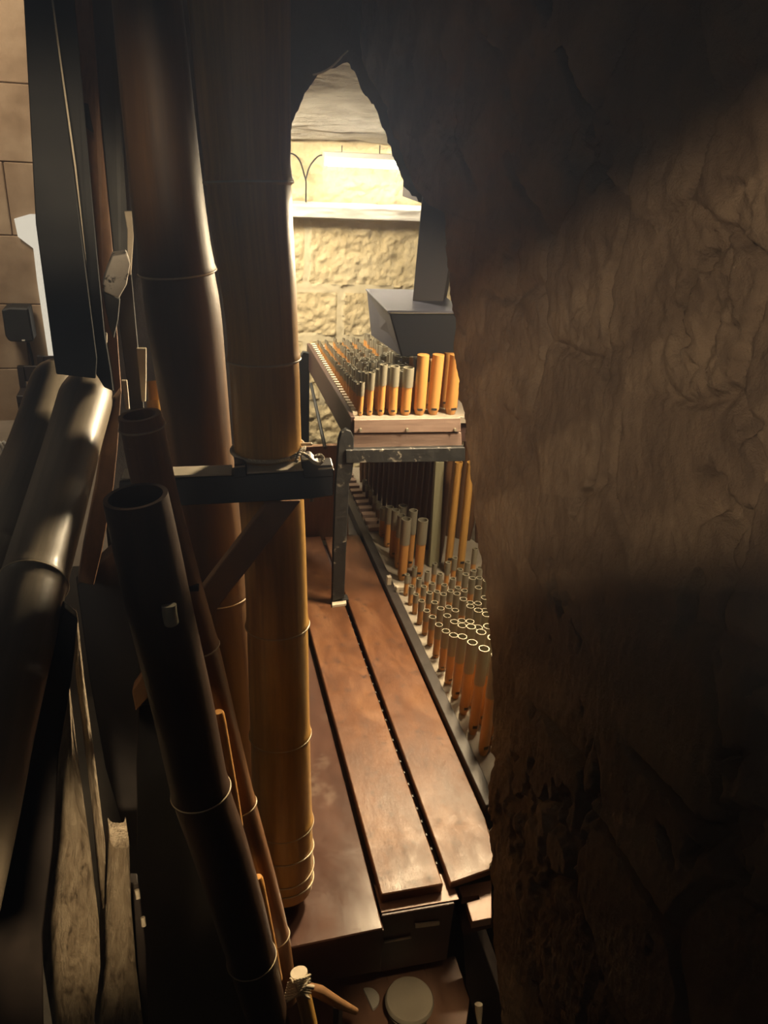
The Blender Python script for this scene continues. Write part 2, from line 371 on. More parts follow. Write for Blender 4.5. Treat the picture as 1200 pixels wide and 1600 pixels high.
# side walls well outside the view keep the chamber closed and dark
WX = 0.46
def build_right_wall():
    edge_px = [(545, 60), (548, 100), (585, 170), (600, 215), (612, 240), (630, 285), (658, 318), (690, 330), (700, 400), (700, 490), (705, 560), (722, 640),
               (728, 700), (740, 760), (746, 850), (752, 930), (758, 1000), (765, 1080), (766, 1200), (772, 1300), (768, 1420), (778, 1520), (795, 1600), (800, 1700)]
    ez = []; ey = []
    for x, y in edge_px:
        p = PX(x-(13 if y > 330 else 0), y, WX); ez.append(p.z); ey.append(p.y)
    ez = np.array(ez); ey = np.array(ey); order = np.argsort(ez); ez = ez[order]; ey = ey[order]
    nz, ny = 900, 420
    Z = np.linspace(0.35, 2.75, nz)[:, None] * np.ones((1, ny))
    T = np.linspace(0, 1, ny)[None, :] * np.ones((nz, 1))
    end = np.interp(Z[:, 0], ez, ey)
    end = end + 0.03*fbm(Z[:, 0]*14, Z[:, 0]*0, 5) + 0.018*fbm(Z[:, 0]*60, Z[:, 0]*0, 9)
    ker = np.ones(141)/141; endS = np.convolve(np.pad(end, 70, mode='edge'), ker, 'valid')
    Y = 0.22 + (endS[:, None]-0.22)*T + (end-endS)[:, None]*T**8
    Y = np.maximum(Y, 0.2)
    # stones
    seeds = []
    rs = np.random.RandomState(5)
    z = 0.42
    while z < 2.75:
        hgt = rs.uniform(0.13, 0.21); y = 0.15 + rs.uniform(0, 0.1)
        while y < 2.3:
            w = rs.uniform(0.14, 0.30); seeds.append((y+w/2, z+hgt/2+rs.uniform(-.03, .03))); y += w
        z += hgt
    wu = Y + 0.07*fbm(Y*7, Z*7, 31); wv = Z + 0.07*fbm(Y*7+9, Z*7, 41)
    idx, edge = cells(wu, wv, seeds)
    rnd = np.random.RandomState(8).uniform(-0.009, 0.009, len(seeds))
    pl = np.clip((T-0.50)*3, 0, 1)                     # smoother plastered zone near the broken edge
    jm = np.clip(fbm(Y*4, Z*4, 55)*6+0.5, 0, 1)
    joint = np.clip(1-edge/0.018, 0, 1)
    rough = np.clip(fbm(Y*3.2, Z*3.2, 91, 3)*7+0.55, 0.12, 1)
    H = rnd[idx]*(1-0.6*pl)*np.clip(edge/0.02, 0, 1) - 0.014*joint*jm*(1-0.85*pl)
    n1 = fbm(Y*22, Z*18, 17, 5, 0.55); n2 = fbm(Y*60, Z*42, 27, 4, 0.6); n3 = fbm(Y*9, Z*7, 37, 4)
    H += 0.016*fbm(Y*4, Z*4, 3) + rough*(1-0.75*pl)*(0.014*n1 - 0.030*np.abs(n1) - 0.012*np.abs(n2) + 0.008*n2)
    H += 0.006*n2*pl + 0.004*fbm(Y*120, Z*60, 21, 3)
    pit = np.clip((n3-0.10)*14, 0, 1)*np.clip((fbm(Y*30, Z*24, 47, 3)-0.02)*12, 0, 1)*(1-pl*0.7); H -= 0.022*pit
    crk = np.exp(-((Y-(0.80+0.12*fbm(Z*7, Z*0, 61)))/0.005)**2)*(np.abs(Z-1.80) < 0.22)
    H -= 0.02*crk
    tip = np.clip((T-0.94)/0.06, 0, 1)
    X = WX - H + 0.07*tip**2
    P = np.stack([X, Y, Z], -1)
    root = mesh('wall_right', [(0.62, 0.2, 0.35), (1.3, 0.2, 0.35), (1.3, 0.6, 0.35), (0.62, 0.6, 0.35),
                               (0.62, 0.2, 2.75), (1.3, 0.2, 2.75), (1.3, 0.6, 2.75), (0.62, 0.6, 2.75)],
                [(0, 1, 2, 3), (7, 6, 5, 4), (0, 4, 5, 1), (1, 5, 6, 2), (2, 6, 7, 3), (3, 7, 4, 0)], 'dark_stone')
    tag(root, 'rough dark brown rubble stone wall with a broken left edge on the right', kind='structure')
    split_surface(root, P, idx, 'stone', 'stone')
    # thickness of the broken edge: a rough return running back away from the light
    v, f = [], []
    for i in range(0, nz, 4):
        e = P[i, -1]
        for k, dx in enumerate((0.0, 0.06, 0.14, 0.26)):
            v.append((e[0]+dx, e[1]-0.02*k-0.012*((i//4*7+k*3) % 5), e[2]))
    m_ = len(v)//4
    for i in range(m_-1):
        for k in range(3): f.append((i*4+k, i*4+k+1, (i+1)*4+k+1, (i+1)*4+k))
    mesh('wall_return', v, f, 'dark_stone', root, smooth=True)
    return root
wall_right = build_right_wall()

def build_back_wall():
    YB = 3.3
    nx, nz = 300, 300
    X = np.linspace(0.0, 1.6, nx)[:, None]*np.ones((1, nz)); Z = np.linspace(0.0, 2.05, nz)[None, :]*np.ones((nx, 1))
    # coursed blocks: joints read at photo heights 455 and 525
    zj = [0.0, 0.30, 0.62, 0.90, 1.10, 1.185, 1.385, 1.665, 1.93, 2.05]
    row = np.searchsorted(np.array(zj), Z, side='right')-1
    offs = [0.1, 0.3, 0.05, 0.22, 0.0, 0.155, 0.02, 0.2, 0.1, 0.0]; wid = [0.5, 0.4, 0.45, 0.4, 0.5, 0.40, 0.52, 0.42, 0.4, 0.4]
    off = np.take(offs, np.clip(row, 0, 9)); wd = np.take(wid, np.clip(row, 0, 9))
    warp = 0.02*fbm(X*12, Z*12, 5)
    c = np.floor((X+off+warp)/wd); fx = (X+off+warp)/wd - c
    ex = np.minimum(fx, 1-fx)*wd
    z0 = np.take(zj, np.clip(row, 0, 9)); z1 = np.take(zj, np.clip(row+1, 0, 9))
    ez = np.minimum(Z-z0, z1-Z) + warp*0.6
    e = np.minimum(ex, ez)
    up = (Z > 1.66)
    mort = (e < 0.014) & ~up
    cid = (row*20+c).astype(int); cid = np.where(mort, -1, cid)
    H = np.where(mort, 0.003+0.008*fbm(X*30, Z*34, 19), 0.006+0.034*fbm(X*26, Z*34, 9, 6, 0.65)) + 0.02*fbm(X*4, Z*4, 8)
    P = np.stack([X, YB-H, Z], -1)
    root = box('wall_back', (0.0, YB+0.03, 0.0), (1.6, YB+0.2, 2.3), 'mortar', bev=0)
    tag(root, 'pale lamp lit rough stone wall at the far end', kind='structure')
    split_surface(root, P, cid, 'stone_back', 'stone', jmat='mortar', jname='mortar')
    return root
wall_back = build_back_wall()

def rough_slab(name, grid_fn, nu, nv, mat, label, parent=None):
    U, Vv = np.meshgrid(np.linspace(0, 1, nu), np.linspace(0, 1, nv), indexing='ij')
    P = grid_fn(U, Vv); I = np.arange(nu*nv).reshape(nu, nv)
    q = np.stack([I[:-1, :-1], I[1:, :-1], I[1:, 1:], I[:-1, 1:]], -1).reshape(-1, 4).tolist()
    o = mesh(name, P.reshape(-1, 3).tolist(), q, mat, parent, smooth=True)
    if parent is None: tag(o, label, kind='structure')
    return o
# sill projecting below the lamp
def sill_grid(U, V):
    X = 0.05+1.5*U; prof = np.interp(V, [0, .25, .35, .8, 1], [0, 0, .06, .06, 0]); z = np.interp(V, [0, .25, .35, .8, 1], [1.664, 1.664, 1.668, 1.712, 1.722])
    return np.stack([X, 3.29-prof*np.where((V > .2) & (V < .95), 1, 1)-0.02-0.010*fbm(X*9, V*5, 3), z+0.008*fbm(X*7, V*2, 6)*(V > .5)], -1)
rough_slab('trim_1', sill_grid, 240, 24, 'sill', 'whitish stone sill projecting from the far wall below the lamp')
# vault: plastered slope above the lamp, running up and towards the camera
def vault_grid(U, V):
    X = -0.15+1.6*U; Y = 3.27-0.95*V
    Zc = 1.925+0.30*np.sin(np.clip(V, 0, 1)*1.35)
    H = 0.035*fbm(X*3, V*16, 13)+0.018*fbm(X*9, V*50, 23)+0.02*fbm(X*34, V*60, 33)*np.clip(1-U*2.2, 0, 1)
    return np.stack([X, Y, Zc+H+0.02*(V < 0.03)], -1)
rough_slab('ceiling', vault_grid, 260, 220, 'plaster', 'rough pale plaster vault lit from below by the lamp')
# dark masonry arch in front of the lit vault
def build_arch():
    Y = 2.28
    op = [(445, 330), (450, 215), (463, 178), (480, 140), (497, 116), (518, 106), (545, 97), (553, 112), (572, 150), (585, 168), (598, 200), (612, 238), (622, 262), (634, 296), (660, 318)]
    pts = [PY(x, y, Y) for x, y in op]
    top = 2.9
    v, f = [], []
    rs = np.random.RandomState(3)
    fine = []
    for a, b in zip(pts[:-1], pts[1:]):
        for k in range(5):
            p = a.lerp(b, k/5); fine.append(Vector((p.x+rs.uniform(-.003, .003), Y, p.z+rs.uniform(-.004, .004))))
    fine.append(pts[-1])
    for p in fine:
        dx = 0.16 if p.x > PY(545, 97, Y).x else -0.14
        v += [(p.x, Y, p.z), (p.x, Y, max(top, p.z)), (p.x+dx, Y+0.22, p.z+0.09), (p.x+dx, Y+0.22, top)]
    n = len(fine)
    for i in range(n-1):
        a, b = i*4, (i+1)*4
        f += [(a, b, b+1, a+1), (a+2, b+2, b, a), (a+3, b+3, b+2, a+2)]
    # flanks
    def quad(x0, x1, z0, z1, y0, y1):
        k = len(v); v.extend([(x0, y0, z0), (x1, y0, z0), (x1, y0, z1), (x0, y0, z1), (x0, y1, z0), (x1, y1, z0), (x1, y1, z1), (x0, y1, z1)])
        f.extend([(k, k+1, k+2, k+3), (k+7, k+6, k+5, k+4), (k, k+4, k+5, k+1), (k+1, k+5, k+6, k+2), (k+3, k+2, k+6, k+7), (k, k+3, k+7, k+4)])
    quad(PY(112, 300, Y).x, pts[0].x, 0.9, top, Y, Y+0.22)
    quad(pts[-1].x, 1.7, pts[-1].z, top, Y, Y+0.22)
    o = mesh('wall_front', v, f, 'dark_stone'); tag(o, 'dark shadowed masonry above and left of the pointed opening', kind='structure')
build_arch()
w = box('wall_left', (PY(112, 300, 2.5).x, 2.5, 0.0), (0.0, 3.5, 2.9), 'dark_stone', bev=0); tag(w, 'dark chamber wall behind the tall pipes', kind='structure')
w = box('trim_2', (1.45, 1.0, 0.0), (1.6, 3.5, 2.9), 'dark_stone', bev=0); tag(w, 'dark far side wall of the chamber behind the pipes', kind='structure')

blk = prism('light_blocker_top', [(-0.6, y, z) for y, z in ((0.75, 1.90), (0.262, 2.167), (0.038, 2.263), (-0.155, 2.353), (-0.95, 2.68), (-0.95, 3.2), (0.75, 3.2))], (-0.05, 0, 0), 'dark_stone', None, 0); tag(blk, 'unseen slab added above the church beam to cut its upper edge', kind='structure')  # out of view, added only to give the church light a diagonal edge
blk = prism('light_blocker_low', [(-0.6, y, z) for y, z in ((0.75, 1.0), (0.75, 1.93), (0.225, 2.18), (0.215, 2.0), (0.087, 1.923), (-0.026, 2.045), (-0.134, 2.125), (-0.227, 2.178), (-0.95, 2.45), (-0.95, 1.0))], (-0.05, 0, 0), 'dark_stone', None, 0); tag(blk, 'unseen slab added below and beside the church beam to shape it', kind='structure')  # out of view, added to bound the church light patch and spare the pipes

# dusty pane between camera and chamber
g = box('window_1', (-0.75, 0.115, 1.0), (0.42, 0.120, 2.7), 'dusty_glass', bev=0); tag(g, 'dusty glass pane that the chamber is seen through', kind='structure')

# ================================================================== LAMP
def build_lamp():
    a = PY(507, 247, 3.17); b = PY(616, 252, 3.17); d = (b-a).normalized(); b = a + d*0.62
    root = empty('tube_lamp', a, 'glowing white fluorescent tube lamp on the rough far wall', 'lamp')
    up = Vector((0, 0, 1))
    prism('housing', [a+up*0.002, b+up*0.002, b+up*0.022, a+up*0.022], (0, 0.05, 0), 'white', root)
    tube('tube', [a-up*0.014+d*0.01+Vector((0, .01, 0)), b-up*0.014-d*0.01+Vector((0, .01, 0))], 0.013, 'tube', root, 14)
    for p, s in ((a, 1), (b, -1)):
        prism('end_cap', [p-up*0.028, p+d*s*0.010-up*0.028, p+d*s*0.010+up*0.004, p+up*0.004], (0, 0.03, 0), 'white', root, 0.001)
    for x in (534, 593):
        q = PY(x, 240, 3.20)
        tube('hanger', [q+up*0.028, q-up*0.006], 0.0022, 'black', root, 6)
build_lamp()
for nm, pts, lb in (('cable', [(509, 243), (500, 243), (492, 249), (483, 262), (478, 280)], 'thin dark cable from the lamp end down to the cable junction'),
                ('cable', [(452, 239), (462, 243), (470, 255), (475, 272), (478, 284), (478, 300), (478, 316)], 'thin dark cable curving in from the tall pipe down to the sill')):
    t = tube(nm, curve_pts([PY(x, y, 3.24) for x, y in pts], 24), 0.0032, 'black', None, 6, origin=PY(*pts[0], 3.24)); tag(t, lb, 'cable')
t = tube('twig', curve_pts([PY(x, y, 2.26) for x, y in ((489, 117), (503, 113), (516, 106), (527, 96), (536, 86), (544, 79))], 20), [0.0028]*15+[0.002]*6, 'edge_wood', None, 6, origin=PY(516, 106, 2.26))
tag(t, 'thin pale broken stick poking out at the top of the pointed opening', 'stick')

# ================================================================== LOWER WIND CHEST
XL0, XL1 = 0.119, 0.309
chest = empty('wind_chest', (0.4, 0.98, 0.56), 'dark brown lower wind chest carrying the boards and small pipes', 'organ chest')
box('chest_body', (0.10, 1.000, 0.575), (0.455, 2.44, 0.667), 'front_wood', chest)
box('pipe_board', (0.605, 1.18, 0.60), (1.35, 3.05, 0.698), 'chest_top', chest)
box('rail', (0.578, 1.16, 0.60), (0.606, 2.95, 0.716), 'black_wood', chest)
box('inner_body', (0.455, 1.12, 0.58), (0.578, 2.95, 0.68), 'black_wood', chest)
box('front_panel', (0.085, 0.950, 0.552), (0.309, 0.985, 0.667), 'front_wood', chest)
box('front_panel', (0.3095, 0.972, 0.515), (0.452, 0.999, 0.677), 'front_wood', chest)
box('ledge', (0.3095, 0.978, 0.6775), (0.462, 1.04, 0.6795), 'low_wood', chest, 0.0005)
h = prism('slot_plate', [PY(648, 1442, 0.971), PY(686, 1438, 0.971), PY(686, 1443, 0.971), PY(648, 1448, 0.971)], (0, -0.004, 0), 'edge_wood', chest, 0.0005); h['label'] = 'pale slot plate'
h = prism('slot_plate', [PY(600, 1469.5, 0.971), PY(642, 1462, 0.971), PY(642, 1464, 0.971), PY(600, 1471.5, 0.971)], (0, -0.004, 0), 'edge_wood', chest, 0.0005)
# slider ends beyond the boards
for k in range(10):
    y = 2.46+0.052*k
    box('slider', (0.612, y, 0.700), (0.662-0.001*k, y+0.026, 0.716), 'plank_pink', chest, 0.001, origin=(0.63, y, 0.7))
# tracker pins in the slot between the two boards
for k in range(26):
    y = 1.06+k*0.036
    box('pin', (0.441, y, 0.672), (0.444, y+0.006, 0.684), 'dark_grey', chest, 0, origin=(0.44, y, 0.68))
box('peg', (0.583, 2.066, 0.716), (0.596, 2.080, 0.745), 'edge_wood', chest, 0.001)
box('partition', (0.596, 2.055, 0.700), (0.66, 2.085, 0.712), 'edge_wood', chest, 0.001)
box('peg', (0.600, 2.02, 0.716), (0.610, 2.034, 0.735), 'edge_wood', chest, 0.001)

def board(label, poly, z, th, mat, name='lid_board'):
    o = prism(name, [(x, y, z) for x, y in poly], (0, 0, -th), mat, None, 0.002, origin=(poly[0][0], poly[0][1], z-th))
    tag(o, label, 'board'); return o
board('left dark glossy wide board that the big bamboo pipe stands on', [(0.085, 0.936), (0.3045, 0.944), (0.3045, 2.44), (0.085, 2.44)], 0.682, 0.014, 'varnish_dark')
board('middle reddish brown varnished board between the two dark slots', [(0.313, 0.997), (0.4345, 0.998), (0.436, 2.44), (0.313, 2.44)], 0.704, 0.024, 'varnish')
board('right reddish brown varnished board beside the small pipes', [(0.4505, 1.000), (0.556, 1.02), (0.572, 1.14), (0.574, 2.44), (0.4505, 2.44)], 0.700, 0.018, 'varnish')
o = prism('back_panel', [PY(x, y, 2.47) for x, y in ((452, 700), (540, 695), (545, 842), (452, 848))], (0, 0.02, 0), 'brown_wood', None, 0.001, origin=PY(500, 840, 2.47)); tag(o, 'dull brown upright panel at the far end of the boards', 'panel')
o = prism('notched_plate', [PZ(x, y, 0.66) for x, y in ((716, 1385), (768, 1375), (768, 1434), (738, 1440), (729, 1410), (749, 1405), (748, 1398), (722, 1402))], (0, 0, -0.02), 'low_wood', None, 0.001, origin=PZ(740, 1420, 0.64)); tag(o, 'small notched brown plate at the front end of the right board', 'plate')

# ================================================================== P I P E S in ranks
def make_pipe_proto():
    root = empty('organ_pipe', (0, 0, 0), 'x', 'organ pipe')
    # unit pipe: radius 1, height 1 (scaled per copy through the part objects)
    def ring(name, prof, mat, seg=14, inner=None):
        v, f = [], []
        for z, r in prof:
            for k in range(seg):
                a = 2*math.pi*k/seg; v.append((r*math.cos(a), r*math.sin(a), z))
        for i in range(len(prof)-1):
            for k in range(seg):
                f.append((i*seg+k, i*seg+(k+1) % seg, (i+1)*seg+(k+1) % seg, (i+1)*seg+k))
        f.append(tuple(reversed(range(seg))))
        f.append(tuple((len(prof)-1)*seg+k for k in range(seg)))
        o = mesh(name, v, f, mat, root, smooth=True); o.data.set_sharp_from_angle(angle=math.radians(40)); return o
    ring('body', [(0, .72), (0.05, .95), (0.06, 1.0), (0.62, 1.0)], 'bamboo_orange')
    ring('sleeve', [(0.60, 1.10), (1.0, 1.10), (1.0, 0.90), (0.80, 0.88)], 'tin')
    # mouth: recessed dark slot with a lip, facing the camera side
    v = [(-.45, -1.02, .09), (.45, -1.02, .09), (.45, -1.02, .125), (-.45, -1.02, .125), (-.45, -.7, .09), (.45, -.7, .09), (.45, -.7, .125), (-.45, -.7, .125)]
    mesh('mouth', v, [(0, 1, 2, 3), (0, 4, 5, 1), (3, 2, 6, 7), (0, 3, 7, 4), (1, 5, 6, 2)], 'black', root)
    return root
PROTO = make_pipe_proto(); PARTS = list(PROTO.children)
def ordn(n):
    return f"{n}{'th' if 10 <= n % 100 <= 20 else {1:'st',2:'nd',3:'rd'}.get(n % 10, 'th')}"
USED = []
MESHES = {}
def part_mesh(src, mat):
    k = (src.name, mat)
    if k not in MESHES:
        me = src.data.copy(); me.materials.clear(); me.materials.append(M[mat]); MESHES[k] = me
    return MESHES[k]
def pipe(x, y, z, r, h, label, group, tilt=(0, 0), sleeve=True, mouth=True, bodymat='bamboo_orange', sfrac=None, full=False, name='organ_pipe'):
    root = PROTO.copy(); COL.objects.link(root); root.name = name
    root.location = (x, y, z); root['label'] = label; root['category'] = 'organ pipe'; root['group'] = group
    root.rotation_euler = (tilt[1], -tilt[0], random.uniform(-0.25, 0.25))
    for src in PARTS:
        n = src.name.split('.')[0]
        if n == 'sleeve' and not sleeve: continue
        if n == 'mouth' and not mouth: continue
        c = src.copy(); c.data = part_mesh(src, bodymat) if n == 'body' else src.data
        COL.objects.link(c); c.parent = root
        c.scale = (r, r, h if n != 'body' or sleeve else h/0.62)
        if n == 'mouth': c.scale = (r, r, min(h, 0.25))
    return root

# upper chest ranks
UZ = 1.282
ranks_up = [  # x, radius near, height near, height far, count, name
    (0.466, .0066, .094, .028, 34, 'first'), (0.491, .0080, .120, .030, 30, 'second'), (0.522, .0095, .142, .036, 26, 'third'),
    (0.556, .0120, .137, .040, 24, 'fourth'), (0.592, .0140, .133, .042, 22, 'fifth'), (0.634, .0165, .168, .05, 20, 'sixth'),
    (0.673, .0165, .168, .055, 18, 'seventh'), (0.725, .0170, .168, .06, 16, 'eighth')]
for ri, (x, r, h0, h1, n, nm) in enumerate(ranks_up):
    for k in range(n):
        t = k/(n-1); y = 2.042+0.715*(t**0.93)
        h = h0*(h1/h0)**(t**0.75)*(random.uniform(0.93, 1.07) if k else 1.0); rr = r*(1-0.62*t)
        if ri >= 2 and k > 0: h *= random.uniform(0.85, 1.12)
        tall = ri >= 5 and k < 3
        pos = 'at the front end' if k == 0 else f'{ordn(k+1)} from the front'
        pipe(x+random.uniform(-.001, .001), y, UZ, rr, h, f'small pipe {pos} of the {nm} rank from the left, upper chest', 'pipes on the upper wind chest',
             sleeve=not tall, mouth=k < 4, tilt=(random.uniform(-.02, .02), random.uniform(-.02, .02)))
# lower chest ranks
base_y = [1.327, 1.399, 1.470, 1.535, 1.594, 1.651, 1.708, 1.764, 1.818, 1.871, 1.926, 1.976, 2.030]
base_h = [.280, .246, .214, .186, .150, .124, .106, .094, .080, .080, .068, .066, .075]
rk = ['first', 'second', 'third', 'fourth', 'fifth', 'sixth', 'seventh', 'eighth']
for j in range(8):
    for k in range(13):
        x = 0.634+0.032*j; y = base_y[k] + (0.03 if j % 2 else 0.0)
        if x > 0.62 + (y-1.0)*0.42: continue
        if j == 0: h = base_h[k]
        elif j == 1: h = base_h[k]*1.0+0.006
        else: h = base_h[k]*(0.9+0.10*j)+random.uniform(-.012, .015)
        r = 0.0122*(1-0.035*k)*(1+0.02*j)
        pos = 'at the front end' if k == 0 else f'{ordn(k+1)} from the front'
        pipe(x, y, 0.698, r, h, f'slender pipe {pos} of the {rk[j]} rank from the left, lower chest', 'small pipes on the lower wind chest',
             mouth=True, tilt=(0.0, 0.0))
big = [(.646, 2.123, .0145, .215, 'orange pipe with grey sleeve nearest the boards behind the wooden peg'),
       (.702, 2.130, .0150, .205, 'orange pipe with wide open grey sleeve left of the green strip'),
       (.652, 2.20, .0125, .190, 'brown grey-sleeved pipe just behind the front orange pipe by the rail'),
       (.690, 2.20, .0130, .205, 'tallest grey-sleeved pipe between the two front orange pipes'),
       (.652, 2.27, .0125, .175, 'brown grey-sleeved pipe third behind the peg along the rail'),
       (.652, 2.345, .0125, .150, 'pale-topped pipe leftmost of the short cluster behind the peg'),
       (.690, 2.32, .0135, .165, 'round-topped grey pipe at the back of the short cluster'),
       (.652, 2.42, .0120, .11, 'dark short pipe behind the pale-topped pipe by the sliders')]
for x, y, r, h, lb in big:
    pipe(x, y, 0.700, r, h, lb, 'pipe cluster behind the peg on the lower chest', bodymat='bamboo_orange')
for k in range(6):
    y = 2.50+0.06*k
    pipe(0.668, y, 0.700, 0.008, 0.07-0.004*k, f'tiny dark pipe beside the slider ends, {ordn(k+1)} from the near side', 'tiny pipes by the sliders', bodymat='bamboo_dim', mouth=False)
# tall pipes under the upper chest
def tall(label, foot, top, r, mat, Yd, grp):
    a = PZ(foot[0], foot[1], 0.70); b = PY(top[0], top[1], a.y+Yd)
    root = empty('organ_pipe', a, label, 'organ pipe', grp)
    pth = [b.lerp(a, s) for s in (0, .2, .4, .6, .8, .94, 1)]
    tube('body', pth, [r, r, r*1.02, r, r, r, r*0.7], mat, root, 18, hollow=r*0.2)
    m0 = a.lerp(b, 0.14); rr = r*1.0
    box('mouth', (m0.x-r*.5, m0.y-rr-0.0008, m0.z-0.003), (m0.x+r*.5, m0.y-rr*0.6, m0.z+0.005), 'black', root, 0)
tall('tall bright orange bamboo pipe right of the green strip', (699, 894), (717, 722), 0.0125, 'bamboo_gold', 0.0, 'tall orange pipes')
tall('tall bright orange bamboo pipe nearest the stone wall edge', (718, 900), (736, 722), 0.0125, 'bamboo_gold', 0.0, 'tall orange pipes')
a = PZ(684, 888, 0.70)
o = prism('wooden_pipe', [PZ(671, 886, .70), PZ(686, 886, .70), PY(694, 722, 2.19), PY(681, 722, 2.19)], (0.0, 0.02, 0), 'green_grey', None, 0.001, origin=a); tag(o, 'tall flat greenish grey wooden pipe beside the orange pipes', 'organ pipe')
for k in range(16):
    s = k/15; x = 0.80-0.008*k; y = 2.22+0.045*k
    root = empty('organ_pipe', (x, y, .70), f'tall dark pipe below the upper chest, {ordn(k+1)} back from the green strip', 'organ pipe', 'tall dark pipes under the upper chest')
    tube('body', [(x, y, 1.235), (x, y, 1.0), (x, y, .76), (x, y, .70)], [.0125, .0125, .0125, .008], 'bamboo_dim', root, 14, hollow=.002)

for k in range(9):
    x = 0.86+0.03*k; y = 2.42-0.02*k
    root = empty('organ_pipe', (x, y, .70), f'tall dark pipe behind the tall orange pipes, {ordn(k+1)} from their left', 'organ pipe', 'tall dark pipes under the upper chest')
    tube('body', [(x, y, 1.235), (x, y, 1.0), (x, y, .76), (x, y, .70)], [.0165, .0165, .0165, .010], 'bamboo_dim', root, 14, hollow=.002)

# ================================================================== UPPER WIND CHEST
up = empty('wind_chest', (0.6, 2.0, 1.20), 'upper wind chest with a bolted front plank on black iron posts', 'organ chest')
box('pipe_board', (0.445, 2.012, 1.262), (0.79, 2.80, 1.282), 'chest_top', up)
prism('front_plank', [PY(553, 656, 2.004), PY(720, 653, 2.004), PY(720, 675, 2.004), PY(553, 677, 2.004)], (0, 0.012, 0), 'plank_pink', up)
prism('lower_plank', [PY(551, 678, 2.012), PY(721, 676, 2.012), PY(722, 700, 2.012), PY(551, 702, 2.012)], (0, 0.02, 0), 'plank_pink', up)
box('chest_body', (0.447, 2.03, 1.20), (0.785, 2.80, 1.262), 'front_wood', up)
box('side_board', (0.432, 2.010, 1.205), (0.444, 2.80, 1.290), 'front_wood', up)
for x in (563, 636, 711):
    c = PY(x, 671, 2.003)
    tube('bolt', [c+Vector((0, -.006, 0)), c+Vector((0, .004, 0))], 0.0042, 'tin', up, 8)
for k in range(30):
    y = 2.04+0.0252*k
    box('slider', (0.4445, y, 1.283), (0.458, y+0.013, 1.293), 'edge_wood', up, 0, origin=(0.45, y, 1.28))
fr = empty('iron_stand', (0.417, 2.006, 0.70), 'worn black iron stand with flaking paint under the upper chest', 'stand')
prism('crossbar', [PY(540, 703, 1.995), PY(727, 699, 1.995), PY(727, 721, 1.995), PY(540, 724, 1.995)], (0, 0.03, 0), 'worn_iron', fr, 0.002)
prism('post', [PY(x, y, 2.0) for x, y in ((529, 690), (533, 677), (541, 671), (549, 674), (553, 684), (553, 720), (550, 745), (546, 755), (542, 840), (538, 935), (519, 940), (521, 850), (524, 760), (527, 720))], (0, 0.02, 0), 'worn_iron', fr, 0.002)
prism('foot', [PZ(x, y, 0.712) for x, y in ((519, 946), (541, 943), (541, 938), (519, 940))], (0, 0, -0.008), 'edge_wood', fr, 0.0005)
prism('foot_bracket', [PZ(x, y, 0.716) for x, y in ((515, 939), (545, 936), (542, 928), (517, 932))], (0, 0, -0.010), 'worn_iron', fr, 0.001)
prism('post', [PY(x, y, 2.75) for x, y in ((468, 560), (474, 550), (484, 552), (483, 700), (468, 703))], (0, 0.02, 0), 'black', fr, 0.002)
a = PY(486, 600, 2.7); b = PY(508, 700, 2.2)
tube('brace_rod', [a, b], 0.0055, 'black', fr, 8)
# black box and duct
bb = empty('black_box', PY(640, 557, 2.1), 'black boxy valve box above the front pipes of the upper chest', 'box')
F = [(0.548, 2.1, 1.546), (0.76, 2.1, 1.546), (0.76, 2.1, 1.430), (0.589, 2.1, 1.430)]
prism('front_plate', F, (0, 0.012, 0), 'box_black', bb)
prism('side_plate', [(0.546, 2.102, 1.546), (0.587, 2.102, 1.430), (0.560, 2.36, 1.425), (0.540, 2.36, 1.556)], (0.008, 0, 0), 'box_grey', bb)
prism('top_plate', [(0.540, 2.10, 1.549), (0.76, 2.10, 1.549), (0.76, 2.37, 1.556), (0.538, 2.37, 1.556)], (0, 0, 0.006), 'box_grey', bb)
prism('hanging_block', [PY(x, y, 2.065) for x, y in ((650, 562), (673, 562), (671, 597), (649, 597))], (0, 0.03, 0), 'black_wood', bb)
dct = prism('duct', [PY(x, y, 2.22) for x, y in ((660, 300), (722, 300), (690, 488), (643, 488))], (0.05, 0.12, 0), 'duct', None, 0.002, origin=PY(670, 488, 2.22)); tag(dct, 'dark brown wooden duct rising from the black box', 'duct')

# ================================================================== TALL BAMBOO PIPES
p2, pa2, pr2, py2 = bamboo('bamboo_pipe', 'huge golden-edged bamboo pipe standing on the left board', 'organ pipe',
    [(372, -40, 168, 0.98), (374, 0, 160, 0.99), (389, 290, 133, 1.06), (409, 500, 111, 1.13), (419, 700, 104, 1.20), (431, 900, 96, 1.27), (438, 1150, 92, 1.38), (443, 1330, 92, 1.47), (444, 1382, 88, 1.50)],
    'bamboo_gold', (285, 560, 975, 1145, 1270), group='tall bamboo pipes')
f_ = pa2[-1]
tube('pipe_foot', [f_+Vector((0, 0, .01)), f_+Vector((0.0, 0, -0.02)), Vector((f_.x, f_.y, 0.684))], [0.03, 0.026, 0.022], 'black_wood', p2, 16)
for y0 in (1325, 1345, 1365):
    for i in range(60):
        if py2[i] <= y0 < py2[i+1]:
            ax = (pa2[i+1]-pa2[i]).normalized() + Vector((0.0, 0.12*(1 if y0 == 1345 else -1), 0))
            torus_ring('wire_binding', pa2[i], ax, pr2[i]*1.03, 0.0014, 'ring', p2, 40)
p1, pa1, pr1, py1 = bamboo('bamboo_pipe', 'huge dark bamboo pipe left of the golden-edged one', 'organ pipe',
    [(224, -40, 108, 1.04), (230, 0, 107, 1.05), (261, 300, 112, 1.14), (288, 500, 116, 1.22), (313, 700, 98, 1.30), (332, 820, 92, 1.36), (350, 1000, 86, 1.45), (362, 1180, 82, 1.55), (372, 1420, 76, 1.70)],
    'bamboo_shaded', (420, 930,), group='tall bamboo pipes')

